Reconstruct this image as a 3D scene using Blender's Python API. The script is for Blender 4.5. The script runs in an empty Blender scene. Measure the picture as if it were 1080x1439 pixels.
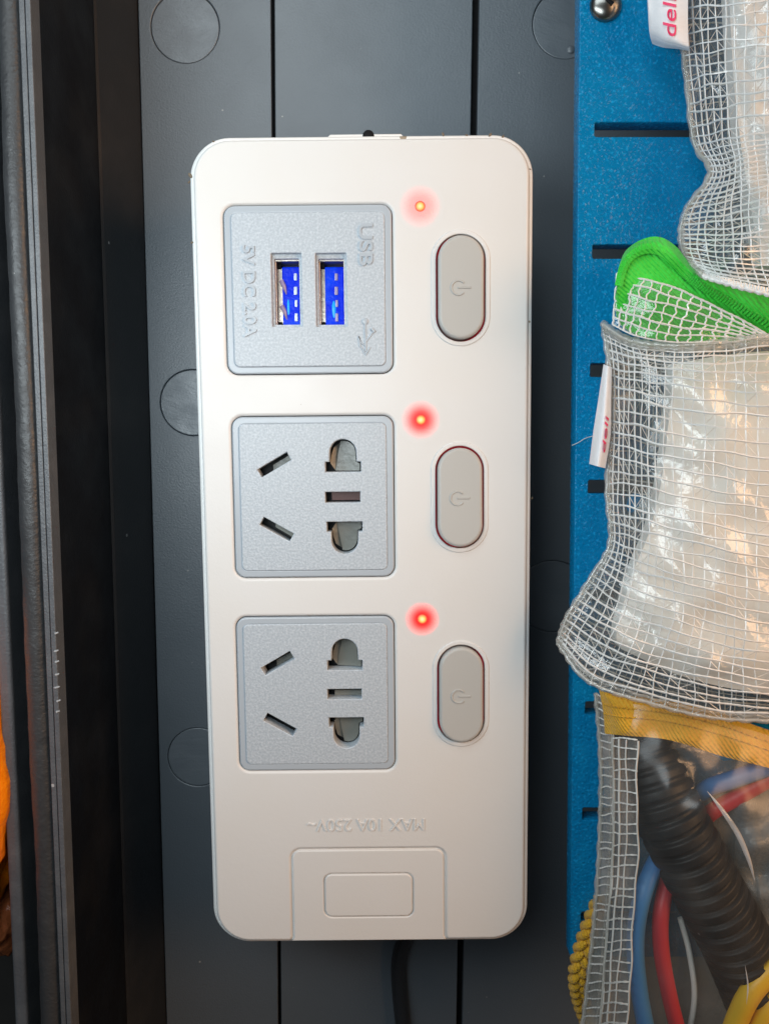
import bpy, bmesh, math, random
import numpy as np
from mathutils import Vector, Matrix, noise as mnoise

random.seed(7)
S = 0.00012            # metres per design unit (one unit is 0.12 mm)
R = math.radians
sc = bpy.context.scene
COL = sc.collection

# ------------------------------------------------------------------ camera
FPX, HC, TILT = 1081.0, 1361.0, R(5.3)
CD = np.array([0, -math.sin(TILT), -math.cos(TILT)])
CU = np.array([0, math.cos(TILT), -math.sin(TILT)])
CR = np.array([1.0, 0, 0])
cam = bpy.data.objects.new("camera", bpy.data.cameras.new("camera"))
COL.objects.link(cam)
cam.data.sensor_fit = 'VERTICAL'
cam.data.sensor_height = 36.0
cam.data.lens = 36.0 * FPX / 1439.0
cam.data.clip_start = 0.002
cam.data.clip_end = 50
m = Matrix(((CR[0], CU[0], -CD[0], 0), (CR[1], CU[1], -CD[1], 0), (CR[2], CU[2], -CD[2], HC * S), (0, 0, 0, 1)))
cam.matrix_world = m
sc.camera = cam

# ------------------------------------------------------------------ light
world = bpy.data.worlds.new("World")
sc.world = world
world.use_nodes = True
bg = world.node_tree.nodes["Background"]
bg.inputs[0].default_value = (0.80, 0.88, 1.0, 1)
bg.inputs[1].default_value = 0.03


def area(name, loc, target, sx, sy, power, color):
    l = bpy.data.lights.new(name, 'AREA')
    l.shape = 'RECTANGLE'
    l.size, l.size_y, l.energy, l.color = sx * S, sy * S, power, color
    o = bpy.data.objects.new(name, l)
    COL.objects.link(o)
    o.location = Vector(loc) * S
    o.rotation_euler = (Vector(target) - Vector(loc)).to_track_quat('-Z', 'Y').to_euler()
    return o


area("window_light", (-340, 1250, 1200), (-280, 660, 100), 1200, 700, 0.132, (0.83, 0.95, 1.0))
area("side_light", (-610, 220, 1250), (-385, 130, 0), 400, 1250, 0.215, (0.84, 0.95, 1.0))
area("room_light", (2100, 500, 1800), (100, -500, 250), 1300, 1300, 0.76, (1.0, 0.57, 0.29))

vs = sc.view_settings
sc.display_settings.display_device = 'sRGB'
vs.view_transform = 'Standard'
vs.look = 'None'
vs.exposure = 0
vs.gamma = 1
sc.render.engine = 'CYCLES'
sc.cycles.use_denoising = True
sc.cycles.max_bounces = 12
sc.cycles.transparent_max_bounces = 24
sc.cycles.caustics_reflective = False
sc.cycles.caustics_refractive = False
sc.cycles.sample_clamp_indirect = 6


# ------------------------------------------------------------------ helpers
def at(px, py, z):
    """A point of the photograph brought to the level plane at height z."""
    px, py, z = np.asarray(px, float), np.asarray(py, float), np.asarray(z, float)
    q = CD[None] * FPX + CR[None] * (px.reshape(-1, 1) - 540) + CU[None] * (719.5 - py.reshape(-1, 1))
    k = (z.reshape(-1) - HC) / q[:, 2]
    p = q * k[:, None]
    p[:, 2] = z.reshape(-1)
    return p


def at1(px, py, z):
    return Vector(at([px], [py], [z])[0])


def new_mat(name):
    mt = bpy.data.materials.new(name)
    mt.use_nodes = True
    nt = mt.node_tree
    return mt, nt, nt.nodes["Principled BSDF"]


def node(nt, t, **kw):
    n = nt.nodes.new(t)
    for k, v in kw.items():
        setattr(n, k, v)
    return n


def coords(nt):
    tc = node(nt, 'ShaderNodeTexCoord')
    return tc.outputs['Object']


def noise_tex(nt, wl, detail=3, rough=.55, dist=0, stretch=None):
    n = node(nt, 'ShaderNodeTexNoise')
    n.inputs['Scale'].default_value = 1 / (wl * S)
    n.inputs['Detail'].default_value = detail
    n.inputs['Roughness'].default_value = rough
    n.inputs['Distortion'].default_value = dist
    v = coords(nt)
    if stretch:
        mp = node(nt, 'ShaderNodeMapping')
        mp.inputs['Scale'].default_value = stretch
        nt.links.new(v, mp.inputs[0])
        v = mp.outputs[0]
    nt.links.new(v, n.inputs['Vector'])
    return n.outputs['Fac']


def ramp(nt, src, a, b, ca=(0, 0, 0, 1), cb=(1, 1, 1, 1)):
    r = node(nt, 'ShaderNodeValToRGB')
    r.color_ramp.elements[0].position, r.color_ramp.elements[1].position = a, b
    r.color_ramp.elements[0].color, r.color_ramp.elements[1].color = ca, cb
    nt.links.new(src, r.inputs[0])
    return r.outputs[0]


def mixc(nt, fac, a, b):
    n = node(nt, 'ShaderNodeMix', data_type='RGBA')
    for s, v in ((n.inputs[0], fac), (n.inputs[6], a), (n.inputs[7], b)):
        if hasattr(v, 'is_linked'):
            nt.links.new(v, s)
        elif s is n.inputs[0]:
            s.default_value = v
        else:
            s.default_value = (*v[:3], 1)
    return n.outputs[2]


def specks(nt, cell, size, keep=.6):
    v = node(nt, 'ShaderNodeTexVoronoi')
    v.inputs['Scale'].default_value = 1 / (cell * S)
    nt.links.new(coords(nt), v.inputs['Vector'])
    lt = node(nt, 'ShaderNodeMath', operation='LESS_THAN')
    nt.links.new(v.outputs['Distance'], lt.inputs[0])
    sep = node(nt, 'ShaderNodeSeparateColor')
    nt.links.new(v.outputs['Color'], sep.inputs[0])
    sz = node(nt, 'ShaderNodeMath', operation='MULTIPLY')
    nt.links.new(sep.outputs[1], sz.inputs[0])
    sz.inputs[1].default_value = size / cell
    nt.links.new(sz.outputs[0], lt.inputs[1])
    gt = node(nt, 'ShaderNodeMath', operation='GREATER_THAN')
    nt.links.new(sep.outputs[0], gt.inputs[0])
    gt.inputs[1].default_value = 1 - keep
    mu = node(nt, 'ShaderNodeMath', operation='MULTIPLY')
    nt.links.new(lt.outputs[0], mu.inputs[0])
    nt.links.new(gt.outputs[0], mu.inputs[1])
    return mu.outputs[0]


def bump(nt, b, layers):
    """layers: (height socket, depth in units)"""
    prev = None
    for h, d in layers:
        n = node(nt, 'ShaderNodeBump')
        n.inputs['Distance'].default_value = d * S
        n.inputs['Strength'].default_value = 1
        nt.links.new(h, n.inputs['Height'])
        if prev is not None:
            nt.links.new(prev, n.inputs['Normal'])
        prev = n.outputs[0]
    nt.links.new(prev, b.inputs['Normal'])
    return prev


def mat(name, col, rough=.5, metal=0.0, spec=.5, bumps=(), var=None, dust=None, marks=None, rvar=None, sss=0, coat=0, emit=None):
    """bumps: (wavelength, depth[, stretch]); var: (wavelength, colour, lo, hi); dust/marks: (cell, size, keep, colour)"""
    mt, nt, b = new_mat(name)
    c = None
    base = (*col, 1)
    b.inputs['Base Color'].default_value = base
    b.inputs['Roughness'].default_value = rough
    b.inputs['Metallic'].default_value = metal
    b.inputs['Specular IOR Level'].default_value = spec
    src = col
    if var:
        src = mixc(nt, ramp(nt, noise_tex(nt, var[0], 5), var[2], var[3]), src, var[1])
    for d in (dust, marks):
        if d:
            src = mixc(nt, specks(nt, d[0], d[1], d[2]), src, d[3])
    if hasattr(src, 'is_linked'):
        nt.links.new(src, b.inputs['Base Color'])
    if rvar:
        rr_ = node(nt, 'ShaderNodeMapRange')
        nt.links.new(noise_tex(nt, rvar[0], 4), rr_.inputs[0])
        rr_.inputs[1].default_value, rr_.inputs[2].default_value = .3, .7
        rr_.inputs[3].default_value, rr_.inputs[4].default_value = rvar[1], rvar[2]
        nt.links.new(rr_.outputs[0], b.inputs['Roughness'])
    if bumps:
        bump(nt, b, [(noise_tex(nt, x[0], 3, stretch=x[2] if len(x) > 2 else None), x[1]) for x in bumps])
    if sss:
        b.inputs['Subsurface Weight'].default_value = sss
        b.inputs['Subsurface Radius'].default_value = (1, .8, .6)
        b.inputs['Subsurface Scale'].default_value = 10 * S
    if coat:
        b.inputs['Coat Weight'].default_value = coat
        b.inputs['Coat Roughness'].default_value = .1
    if emit:
        b.inputs['Emission Color'].default_value = (*emit[0], 1)
        b.inputs['Emission Strength'].default_value = emit[1]
    return mt


def film_mat(name, tint=(.97, .97, .95), haze=.12, hazecol=(.8, .8, .78), wl=22, depth=2.0, rough=.1, gloss=1.0, f0=.05):
    mt, nt, b = new_mat(name)
    nt.nodes.remove(b)
    out = nt.nodes["Material Output"]
    tr = node(nt, 'ShaderNodeBsdfTransparent')
    tr.inputs[0].default_value = (*tint, 1)
    gl = node(nt, 'ShaderNodeBsdfGlossy')
    gl.inputs['Roughness'].default_value = rough
    gl.inputs['Color'].default_value = (gloss, gloss, gloss, 1)
    df = node(nt, 'ShaderNodeBsdfDiffuse')
    df.inputs[0].default_value = (*hazecol, 1)
    tl = node(nt, 'ShaderNodeBsdfTranslucent')
    tl.inputs[0].default_value = (*hazecol, 1)
    ad = node(nt, 'ShaderNodeMixShader')
    ad.inputs[0].default_value = .4
    nt.links.new(df.outputs[0], ad.inputs[1])
    nt.links.new(tl.outputs[0], ad.inputs[2])
    b1 = node(nt, 'ShaderNodeBump')
    b1.inputs['Distance'].default_value = depth * S
    nt.links.new(noise_tex(nt, wl, 2, .5, .6), b1.inputs['Height'])
    for n in (gl, df, tl):
        nt.links.new(b1.outputs[0], n.inputs['Normal'])
    hz = node(nt, 'ShaderNodeMapRange')
    nt.links.new(noise_tex(nt, 60, 4), hz.inputs[0])
    hz.inputs[1].default_value, hz.inputs[2].default_value = .3, .7
    hz.inputs[3].default_value, hz.inputs[4].default_value = haze * .6, haze * 1.4
    m1 = node(nt, 'ShaderNodeMixShader')
    nt.links.new(hz.outputs[0], m1.inputs[0])
    nt.links.new(tr.outputs[0], m1.inputs[1])
    nt.links.new(ad.outputs[0], m1.inputs[2])
    fr0 = node(nt, 'ShaderNodeLayerWeight')
    nt.links.new(b1.outputs[0], fr0.inputs['Normal'])
    pw = node(nt, 'ShaderNodeMath', operation='POWER')
    nt.links.new(fr0.outputs['Facing'], pw.inputs[0])
    pw.inputs[1].default_value = 4.0
    fr = node(nt, 'ShaderNodeMath', operation='MULTIPLY_ADD')
    nt.links.new(pw.outputs[0], fr.inputs[0])
    fr.inputs[1].default_value, fr.inputs[2].default_value = .4, f0
    m2 = node(nt, 'ShaderNodeMixShader')
    nt.links.new(fr.outputs[0], m2.inputs[0])
    nt.links.new(m1.outputs[0], m2.inputs[1])
    nt.links.new(gl.outputs[0], m2.inputs[2])
    nt.links.new(m2.outputs[0], out.inputs[0])
    return mt


def tag(o, label=None, cat=None, group=None, kind=None):
    for k, v in (("label", label), ("category", cat), ("group", group), ("kind", kind)):
        if v:
            o[k] = v
    return o


def thing(name, label, cat, loc=(0, 0, 0), rz=0, group=None):
    o = bpy.data.objects.new(name, None)
    COL.objects.link(o)
    o.location = Vector(loc) * S
    o.rotation_euler.z = rz
    o.empty_display_size = 20 * S
    return tag(o, label, cat, group)


def add(name, mesh, material, parent=None, loc=(0, 0, 0), rot=None, kind=None, angle=40):
    o = bpy.data.objects.new(name, mesh)
    COL.objects.link(o)
    if material and not mesh.materials:
        mesh.materials.append(material)
    if angle is not None and not mesh.get('edges_set'):
        mesh.shade_smooth()
        mesh.set_sharp_from_angle(angle=R(angle))
    o.parent = parent
    o.location = Vector(loc) * S
    if rot:
        o.rotation_euler = rot
    if kind:
        o['kind'] = kind
    return o


def dup(o, parent, delta=(0, 0, 0)):
    c = o.copy()
    COL.objects.link(c)
    c.parent = parent
    c.location = o.location + Vector(delta) * S
    for ch in list(o.children):
        dup(ch, c)
    return c


def mesh_from(name, verts, faces):
    me = bpy.data.meshes.new(name)
    me.from_pydata([tuple(float(a) * S for a in v) for v in verts], [], faces)
    me.update()
    return me


class MB:
    def __init__(s):
        s.v, s.f = [], []

    def grid(s, P, close_u=False, flip=False):
        """P: array (rows, cols, 3)"""
        n, mcol = P.shape[:2]
        o = len(s.v)
        s.v.extend(P.reshape(-1, 3).tolist())
        for i in range(n - 1):
            for j in range(mcol if close_u else mcol - 1):
                a, b = o + i * mcol + j, o + i * mcol + (j + 1) % mcol
                q = (a, b, b + mcol, a + mcol)
                s.f.append(q[::-1] if flip else q)

    def tube(s, pts, r, n=6, cap=True, flat=1.0):
        pts = [Vector(p) for p in pts]
        k = len(pts)
        rad = list(r) if hasattr(r, '__len__') else [r] * k
        o = len(s.v)
        up = None
        for i, p in enumerate(pts):
            t = (pts[min(i + 1, k - 1)] - pts[max(i - 1, 0)])
            t = t.normalized() if t.length > 1e-9 else Vector((0, 0, 1))
            if up is None:
                up = Vector((0, 0, 1)) if abs(t.z) < .9 else Vector((1, 0, 0))
            x = up.cross(t)
            x = x.normalized() if x.length > 1e-6 else t.orthogonal().normalized()
            up = t.cross(x).normalized()
            for j in range(n):
                a = 2 * math.pi * j / n
                s.v.append(tuple(p + (x * math.cos(a) + up * math.sin(a) * flat) * rad[i]))
        for i in range(k - 1):
            for j in range(n):
                a, b = o + i * n + j, o + i * n + (j + 1) % n
                s.f.append((a, b, b + n, a + n))
        if cap:
            s.f.append(tuple(o + j for j in range(n))[::-1])
            s.f.append(tuple(o + (k - 1) * n + j for j in range(n)))

    def box(s, x0, x1, y0, y1, z0, z1):
        o = len(s.v)
        s.v.extend([(x, y, z) for z in (z0, z1) for y in (y0, y1) for x in (x0, x1)])
        for q in ((0, 2, 3, 1), (4, 5, 7, 6), (0, 1, 5, 4), (2, 6, 7, 3), (0, 4, 6, 2), (1, 3, 7, 5)):
            s.f.append(tuple(o + i for i in q))

    def ball(s, c, r, n=12, mrings=8, top_only=False, rz=None):
        o = len(s.v)
        rz = rz or r
        rings = []
        a0 = 0 if top_only else -math.pi / 2
        P = np.zeros((mrings + 1, n, 3))
        for i in range(mrings + 1):
            a = a0 + (math.pi / 2 - a0) * i / mrings
            for j in range(n):
                b = 2 * math.pi * j / n
                P[i, j] = (c[0] + r * math.cos(a) * math.cos(b), c[1] + r * math.cos(a) * math.sin(b), c[2] + rz * math.sin(a))
        s.grid(P, close_u=True)

    def mesh(s, name):
        return mesh_from(name, s.v, s.f)


def set_edges(bm):
    """smooth bevels beside flat faces that stay flat"""
    ax = lambda f: max(abs(f.normal.x), abs(f.normal.y), abs(f.normal.z)) > .9995
    for f in bm.faces:
        f.smooth = True
    for e in bm.edges:
        fl = [ax(f) for f in e.link_faces]
        e.smooth = len(fl) == 2 and fl[0] == fl[1] and e.calc_face_angle(0) < R(50)


def bevel_box(name, x0, x1, y0, y1, z0, z1, bev=2, seg=3):
    bm = bmesh.new()
    bmesh.ops.create_cube(bm, size=1)
    for v in bm.verts:
        v.co = Vector(((x0 + x1) / 2 + v.co.x * (x1 - x0), (y0 + y1) / 2 + v.co.y * (y1 - y0), (z0 + z1) / 2 + v.co.z * (z1 - z0)))
    bmesh.ops.bevel(bm, geom=list(bm.edges), offset=bev, segments=seg, profile=.6, affect='EDGES')
    me = bpy.data.meshes.new(name)
    bm.normal_update()
    set_edges(bm)
    bmesh.ops.scale(bm, vec=(S, S, S), verts=bm.verts)
    bm.to_mesh(me)
    me['edges_set'] = 1
    bm.free()
    return me


# 2-D outlines
def rrect(x0, y0, x1, y1, r, n=8):
    if x0 > x1: x0, x1 = x1, x0
    if y0 > y1: y0, y1 = y1, y0
    out = []
    for cx, cy, a0 in ((x1 - r, y1 - r, 0), (x0 + r, y1 - r, 90), (x0 + r, y0 + r, 180), (x1 - r, y0 + r, 270)):
        for i in range(n + 1):
            a = R(a0 + 90 * i / n)
            out.append((cx + r * math.cos(a), cy + r * math.sin(a)))
    return out


def disc(cx, cy, r, n=40):
    return [(cx + r * math.cos(2 * math.pi * i / n), cy + r * math.sin(2 * math.pi * i / n)) for i in range(n)]


def plate(name, outer, holes=(), z0=0, z1=10, bev=1.0, res=2):
    cu = bpy.data.curves.new(name, 'CURVE')
    cu.dimensions = '2D'
    cu.fill_mode = 'BOTH'
    for poly in [outer] + list(holes):
        sp = cu.splines.new('POLY')
        sp.points.add(len(poly) - 1)
        for p, q in zip(sp.points, poly):
            p.co = (q[0], q[1], 0, 1)
        sp.use_cyclic_u = True
    cu.extrude = max((z1 - z0) / 2 - bev, 0.001)
    cu.bevel_depth = bev
    cu.bevel_resolution = res
    cu.offset = -bev
    ob = bpy.data.objects.new(name, cu)
    me = bpy.data.meshes.new_from_object(ob)
    bpy.data.objects.remove(ob)
    bpy.data.curves.remove(cu)
    me.name = name
    n = len(me.vertices)
    a = np.empty(n * 3, 'f')
    me.vertices.foreach_get('co', a)
    a = a.reshape(-1, 3)
    a[:, 2] += (z0 + z1) / 2
    me.vertices.foreach_set('co', (a * S).ravel())
    # merge the doubled rings so that shading is continuous
    bm = bmesh.new()
    bm.from_mesh(me)
    bmesh.ops.remove_doubles(bm, verts=bm.verts, dist=.02 * S)
    bmesh.ops.recalc_face_normals(bm, faces=bm.faces)
    bm.normal_update()
    for f in bm.faces:
        f.smooth = True
    for e in bm.edges:
        fl = [abs(f.normal.z) > .9995 for f in e.link_faces]
        e.smooth = len(fl) == 2 and fl[0] == fl[1] and e.calc_face_angle(0) < R(50)
    bm.to_mesh(me)
    bm.free()
    me['edges_set'] = 1
    me.materials.clear()
    return me


def text_mesh(name, body, length, height, z0, z1, bev=.4, rot=0, center=(0, 0), weight=0.0, italic=0.0):
    cu = bpy.data.curves.new(name, 'FONT')
    cu.body = body
    cu.size = 100
    cu.align_x = 'CENTER'
    cu.extrude = .1
    cu.offset = weight
    cu.shear = italic
    ob = bpy.data.objects.new(name, cu)
    me = bpy.data.meshes.new_from_object(ob)
    bpy.data.objects.remove(ob)
    bpy.data.curves.remove(cu)
    me.name = name
    n = len(me.vertices)
    a = np.empty(n * 3, 'f')
    me.vertices.foreach_get('co', a)
    a = a.reshape(-1, 3)
    lo, hi = a.min(0), a.max(0)
    x = ((a[:, 0] - lo[0]) / (hi[0] - lo[0]) - .5) * length
    y = ((a[:, 1] - lo[1]) / (hi[1] - lo[1]) - .5) * height
    z = np.where(a[:, 2] > 0, z1, z0)
    c, s_ = math.cos(rot), math.sin(rot)
    b = np.stack([center[0] + x * c - y * s_, center[1] + x * s_ + y * c, z], 1)
    me.vertices.foreach_set('co', (b * S).astype('f').ravel())
    me.materials.clear()
    me.update()
    return me


def catmull(P, t):
    """P (n, d); t in 0..1 array"""
    P = np.asarray(P, float)
    n = len(P)
    x = np.clip(np.asarray(t) * (n - 1), 0, n - 1 - 1e-9)
    i = x.astype(int)
    f = (x - i)[:, None]
    E = np.vstack([2 * P[0] - P[1], P, 2 * P[-1] - P[-2]])
    p0, p1, p2, p3 = E[i], E[i + 1], E[i + 2], E[i + 3]
    return .5 * (2 * p1 + (p2 - p0) * f + (2 * p0 - 5 * p1 + 4 * p2 - p3) * f ** 2 + (3 * p1 - p0 - 3 * p2 + p3) * f ** 3)


def smooth_path(P, n):
    return catmull(P, np.linspace(0, 1, n))


class Net:
    """A sheet laid through rows of control points (photo x, photo y, height)."""

    def __init__(s, rows, wrinkle=3.0, seed=0, jit=1.0):
        s.N = np.array(rows, float)
        rg = np.random.default_rng(seed)
        s.w = [(rg.uniform(.03, .13), rg.uniform(0, 6.28), rg.uniform(0, 6.28), rg.uniform(.3, 1)) for _ in range(9)]
        s.wr, s.jit = wrinkle, jit

    def px(s, u, v):
        u, v = np.broadcast_arrays(np.asarray(u, float), np.asarray(v, float))
        sh = u.shape
        uf, vf = u.ravel(), v.ravel()
        nr, nc = s.N.shape[:2]
        # interpolate columns at v then along u
        cols = np.stack([catmull(s.N[:, j], vf) for j in range(nc)], 1)    # (m, nc, 3)
        x = np.clip(uf * (nc - 1), 0, nc - 1 - 1e-9)
        i = x.astype(int)
        f = (x - i)[:, None]
        E = np.concatenate([2 * cols[:, :1] - cols[:, 1:2], cols, 2 * cols[:, -1:] - cols[:, -2:-1]], 1)
        a = np.arange(len(uf))
        p0, p1, p2, p3 = E[a, i], E[a, i + 1], E[a, i + 2], E[a, i + 3]
        q = .5 * (2 * p1 + (p2 - p0) * f + (2 * p0 - 5 * p1 + 4 * p2 - p3) * f ** 2 + (3 * p1 - p0 - 3 * p2 + p3) * f ** 3)
        dz = np.zeros(len(uf))
        for k, ang, ph, am in s.w:
            dz += am * np.sin(k * (q[:, 0] * math.cos(ang) + q[:, 1] * math.sin(ang)) + ph)
        edge = np.clip(np.minimum(uf * 8, np.minimum(vf, 1 - vf) * 10 + .15), 0, 1)
        q[:, 2] += dz * s.wr * .45 * edge
        return q.reshape(*sh, 3)

    def pos(s, u, v, lift=0):
        q = s.px(u, v)
        sh = q.shape
        q = q.reshape(-1, 3)
        return at(q[:, 0], q[:, 1], q[:, 2] + lift).reshape(sh)

    def sheet(s, nu=60, nv=60, u0=0, u1=1, v0=0, v1=1, lift=0, mb=None):
        U, V = np.meshgrid(np.linspace(u0, u1, nu), np.linspace(v0, v1, nv))
        mb = mb or MB()
        mb.grid(s.pos(U, V, lift), flip=True)
        return mb

    def slab(s, nu, nv, thick):
        U, V = np.meshgrid(np.linspace(0, 1, nu), np.linspace(0, 1, nv))
        T = s.pos(U, V)
        B = T.copy()
        B[..., 2] -= thick
        mb = MB()
        mb.grid(T, flip=True)
        mb.grid(B)
        for edge in ((0, slice(None)), (-1, slice(None)), (slice(None), 0), (slice(None), -1)):
            mb.grid(np.stack([T[edge], B[edge]], 0))
        return mb


def hfix(me):
    bm = bmesh.new()
    bm.from_mesh(me)
    bmesh.ops.remove_doubles(bm, verts=bm.verts, dist=.05 * S)
    bmesh.ops.recalc_face_normals(bm, faces=bm.faces)
    bm.to_mesh(me)
    bm.free()
    return me


# ------------------------------------------------------------------ materials
M = {}
M['case'] = mat("black_plastic", (.098, .116, .134), .44, spec=1.0, bumps=((3.6, .40), (60, .4)), rvar=(120, .40, .48),
                dust=(34, 2.6, .35, (.30, .30, .29)), marks=(60, 3.2, .3, (.004, .004, .004)))
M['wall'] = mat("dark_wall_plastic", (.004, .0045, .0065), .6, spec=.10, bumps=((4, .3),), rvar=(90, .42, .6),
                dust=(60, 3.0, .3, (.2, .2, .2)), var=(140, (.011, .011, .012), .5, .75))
M['wall_lit'] = mat("lit_wall_plastic", (.014, .015, .017), .5, spec=.4, bumps=((4, .4),), dust=(60, 3.0, .3, (.2, .2, .2)), var=(140, (.026, .026, .027), .5, .75))  # upper wall's plastic, coloured lighter for the light on the lower slope
M['plug'] = mat("plug_plastic", (.125, .145, .165), .38, spec=1.0, bumps=((26, 1.0, (.25, 1.6, 1)), (3, .3)), rvar=(40, .3, .5),
                dust=(30, 2.4, .3, (.2, .2, .2)))
M['rail'] = mat("rail_plastic", (.075, .080, .088), .42, spec=.6, bumps=((3, .8),), var=(40, (.10, .105, .112), .45, .7),
                dust=(26, 2.5, .3, (.32, .32, .32)))
M['gasket'] = mat("rubber_gasket", (.032, .033, .035), .42, spec=.5, bumps=((5, .8), (18, .9)), rvar=(20, .32, .55),
                  dust=(22, 2.2, .35, (.26, .26, .26)))
M['black'] = mat("black_void", (.004, .004, .005), .7, spec=.2)
M['table'] = mat("table", (.02, .018, .016), .6, var=(300, (.03, .028, .026), .4, .6))
M['shell'] = mat("white_plastic", (.655, .65, .64), .44, spec=.45, bumps=((3.2, .10), (8, .12)), rvar=(90, .36, .52), var=(260, (.645, .63, .605), .45, .75),
                 marks=(90, 2.6, .35, (.36, .31, .25)), dust=(40, 1.6, .35, (.48, .46, .43)))
M['lip'] = mat("white_lip_plastic", (.72, .715, .70), .36, spec=.45, bumps=((3.2, .1),), marks=(34, 5.0, .4, (.30, .24, .17)))
M['panel'] = mat("grey_panel_plastic", (.375, .42, .465), .40, spec=.5, bumps=((3.0, .5),), var=(3.0, (.52, .565, .61), .40, .72))  # fine pale grain paints sparkle into the grey base colour
M['border'] = mat("grey_border_plastic", (.385, .43, .475), .30, spec=.5)
M['button'] = mat("beige_grey_plastic", (.425, .42, .40), .45, spec=.4, bumps=((3, .08),))
M['inner'] = mat("dark_interior", (.03, .03, .032), .6)
M['shutter'] = mat("grey_shutter", (.17, .17, .15), .3, spec=.6, bumps=((12, .6),))
M['copper'] = mat("copper_strip", (.07, .025, .02), .35, metal=.3)
M['metal'] = mat("nickel_sleeve", (.52, .45, .38), .32, metal=.9, bumps=((8, .4),))
M['screwm'] = mat("chrome_screw", (.30, .29, .27), .28, metal=1.0)
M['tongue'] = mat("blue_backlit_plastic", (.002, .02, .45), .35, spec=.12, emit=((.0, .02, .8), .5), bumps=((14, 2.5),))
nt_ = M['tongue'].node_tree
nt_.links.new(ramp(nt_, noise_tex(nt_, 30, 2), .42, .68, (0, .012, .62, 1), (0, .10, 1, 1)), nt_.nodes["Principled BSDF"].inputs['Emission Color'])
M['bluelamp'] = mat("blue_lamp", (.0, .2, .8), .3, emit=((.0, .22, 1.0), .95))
M['contact'] = mat("contact_metal", (.46, .48, .64), .35, metal=.5)
M['contact_pink'] = mat("contact_metal_dull", (.32, .25, .40), .4, metal=.35)
M['led'] = mat("red_lamp_lens", (.6, .05, .05), .3, emit=((1.0, .0035, .005), 90.0))
def core_mat():
    """hot lamp die inside a small red lens: hottest at the middle"""
    mt, nt, b = new_mat("lamp_core")
    ln = node(nt, 'ShaderNodeVectorMath', operation='LENGTH')
    sp = node(nt, 'ShaderNodeVectorMath', operation='MULTIPLY')
    sp.inputs[1].default_value = (1, 1, 0)
    nt.links.new(coords(nt), sp.inputs[0])
    nt.links.new(sp.outputs[0], ln.inputs[0])
    mr = node(nt, 'ShaderNodeMapRange')
    nt.links.new(ln.outputs['Value'], mr.inputs[0])
    mr.inputs[1].default_value, mr.inputs[2].default_value = 0, 7.2 * S
    c = node(nt, 'ShaderNodeValToRGB')
    e = c.color_ramp.elements
    e[0].position, e[0].color = .0, (1, .95, .55, 1)
    e[1].position, e[1].color = 1.0, (1, .03, .03, 1)
    k = e.new(.45); k.color = (1, .72, .16, 1)
    k = e.new(.75); k.color = (1, .22, .06, 1)
    nt.links.new(mr.outputs[0], c.inputs[0])
    nt.links.new(c.outputs[0], b.inputs['Emission Color'])
    b.inputs['Emission Strength'].default_value = 1.0
    b.inputs['Base Color'].default_value = (.3, .05, .03, 1)
    return mt


M['ledcore'] = core_mat()
M['neon'] = mat("neon_lamp", (.2, .01, .02), .3, emit=((1.0, .02, .06), .16))
M['film'] = film_mat("clear_vinyl", haze=.09, wl=10, depth=1.2, rough=.13, f0=.045)
M['filmback'] = film_mat("clouded_vinyl", haze=.42, hazecol=(.30, .30, .28), wl=30, depth=1.5, rough=.2)
M['filmclear'] = film_mat("smooth_vinyl", haze=.055, wl=70, depth=1.2, rough=.24, f0=.02)
M['hem'] = film_mat("thick_vinyl_hem", haze=.34, hazecol=(.72, .70, .66), wl=12, depth=3)
M['band'] = film_mat("milky_vinyl", haze=.30, hazecol=(.55, .53, .52), wl=14, depth=1.5, rough=.15)
M['thread'] = mat("white_thread", (.78, .77, .75), .24, spec=.6, sss=.0, bumps=((6, .5),))
M['thread2'] = mat("white_back_thread", (.62, .61, .58), .5)
M['fold'] = mat("ivory_wrap", (.87, .87, .85), .5, spec=.15, bumps=((70, 2.4), (16, .5)))
M['fold2'] = mat("greyish_wrap", (.82, .83, .84), .5, spec=.15, bumps=((60, 1.6), (16, .4)))
M['tagc'] = mat("satin_ribbon", (.80, .78, .79), .42, spec=.5, bumps=((2.6, .35, (.2, 3, 1)),))
M['pink'] = mat("pink_print", (.80, .045, .15), .5)


def weave(name, c1, c2, wl=4.2, depth=1.0, rough=.6):
    mt, nt, b = new_mat(name)
    w = node(nt, 'ShaderNodeTexWave', wave_type='BANDS', bands_direction='DIAGONAL')
    w.inputs['Scale'].default_value = 1 / (wl * S) / 2.5
    w.inputs['Distortion'].default_value = 1.2
    w2 = node(nt, 'ShaderNodeTexVoronoi')
    w2.inputs['Scale'].default_value = 1 / (wl * S)
    nt.links.new(coords(nt), w.inputs['Vector'])
    nt.links.new(coords(nt), w2.inputs['Vector'])
    mx = node(nt, 'ShaderNodeMath', operation='SUBTRACT')
    nt.links.new(w.outputs['Fac'], mx.inputs[0])
    nt.links.new(w2.outputs['Distance'], mx.inputs[1])
    nt.links.new(mixc(nt, ramp(nt, noise_tex(nt, 40, 4), .35, .65), c1, c2), b.inputs['Base Color'])
    b.inputs['Roughness'].default_value = rough
    b.inputs['Specular IOR Level'].default_value = .3
    b.inputs['Sheen Weight'].default_value = .15
    bump(nt, b, [(mx.outputs[0], depth)])
    return mt


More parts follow.
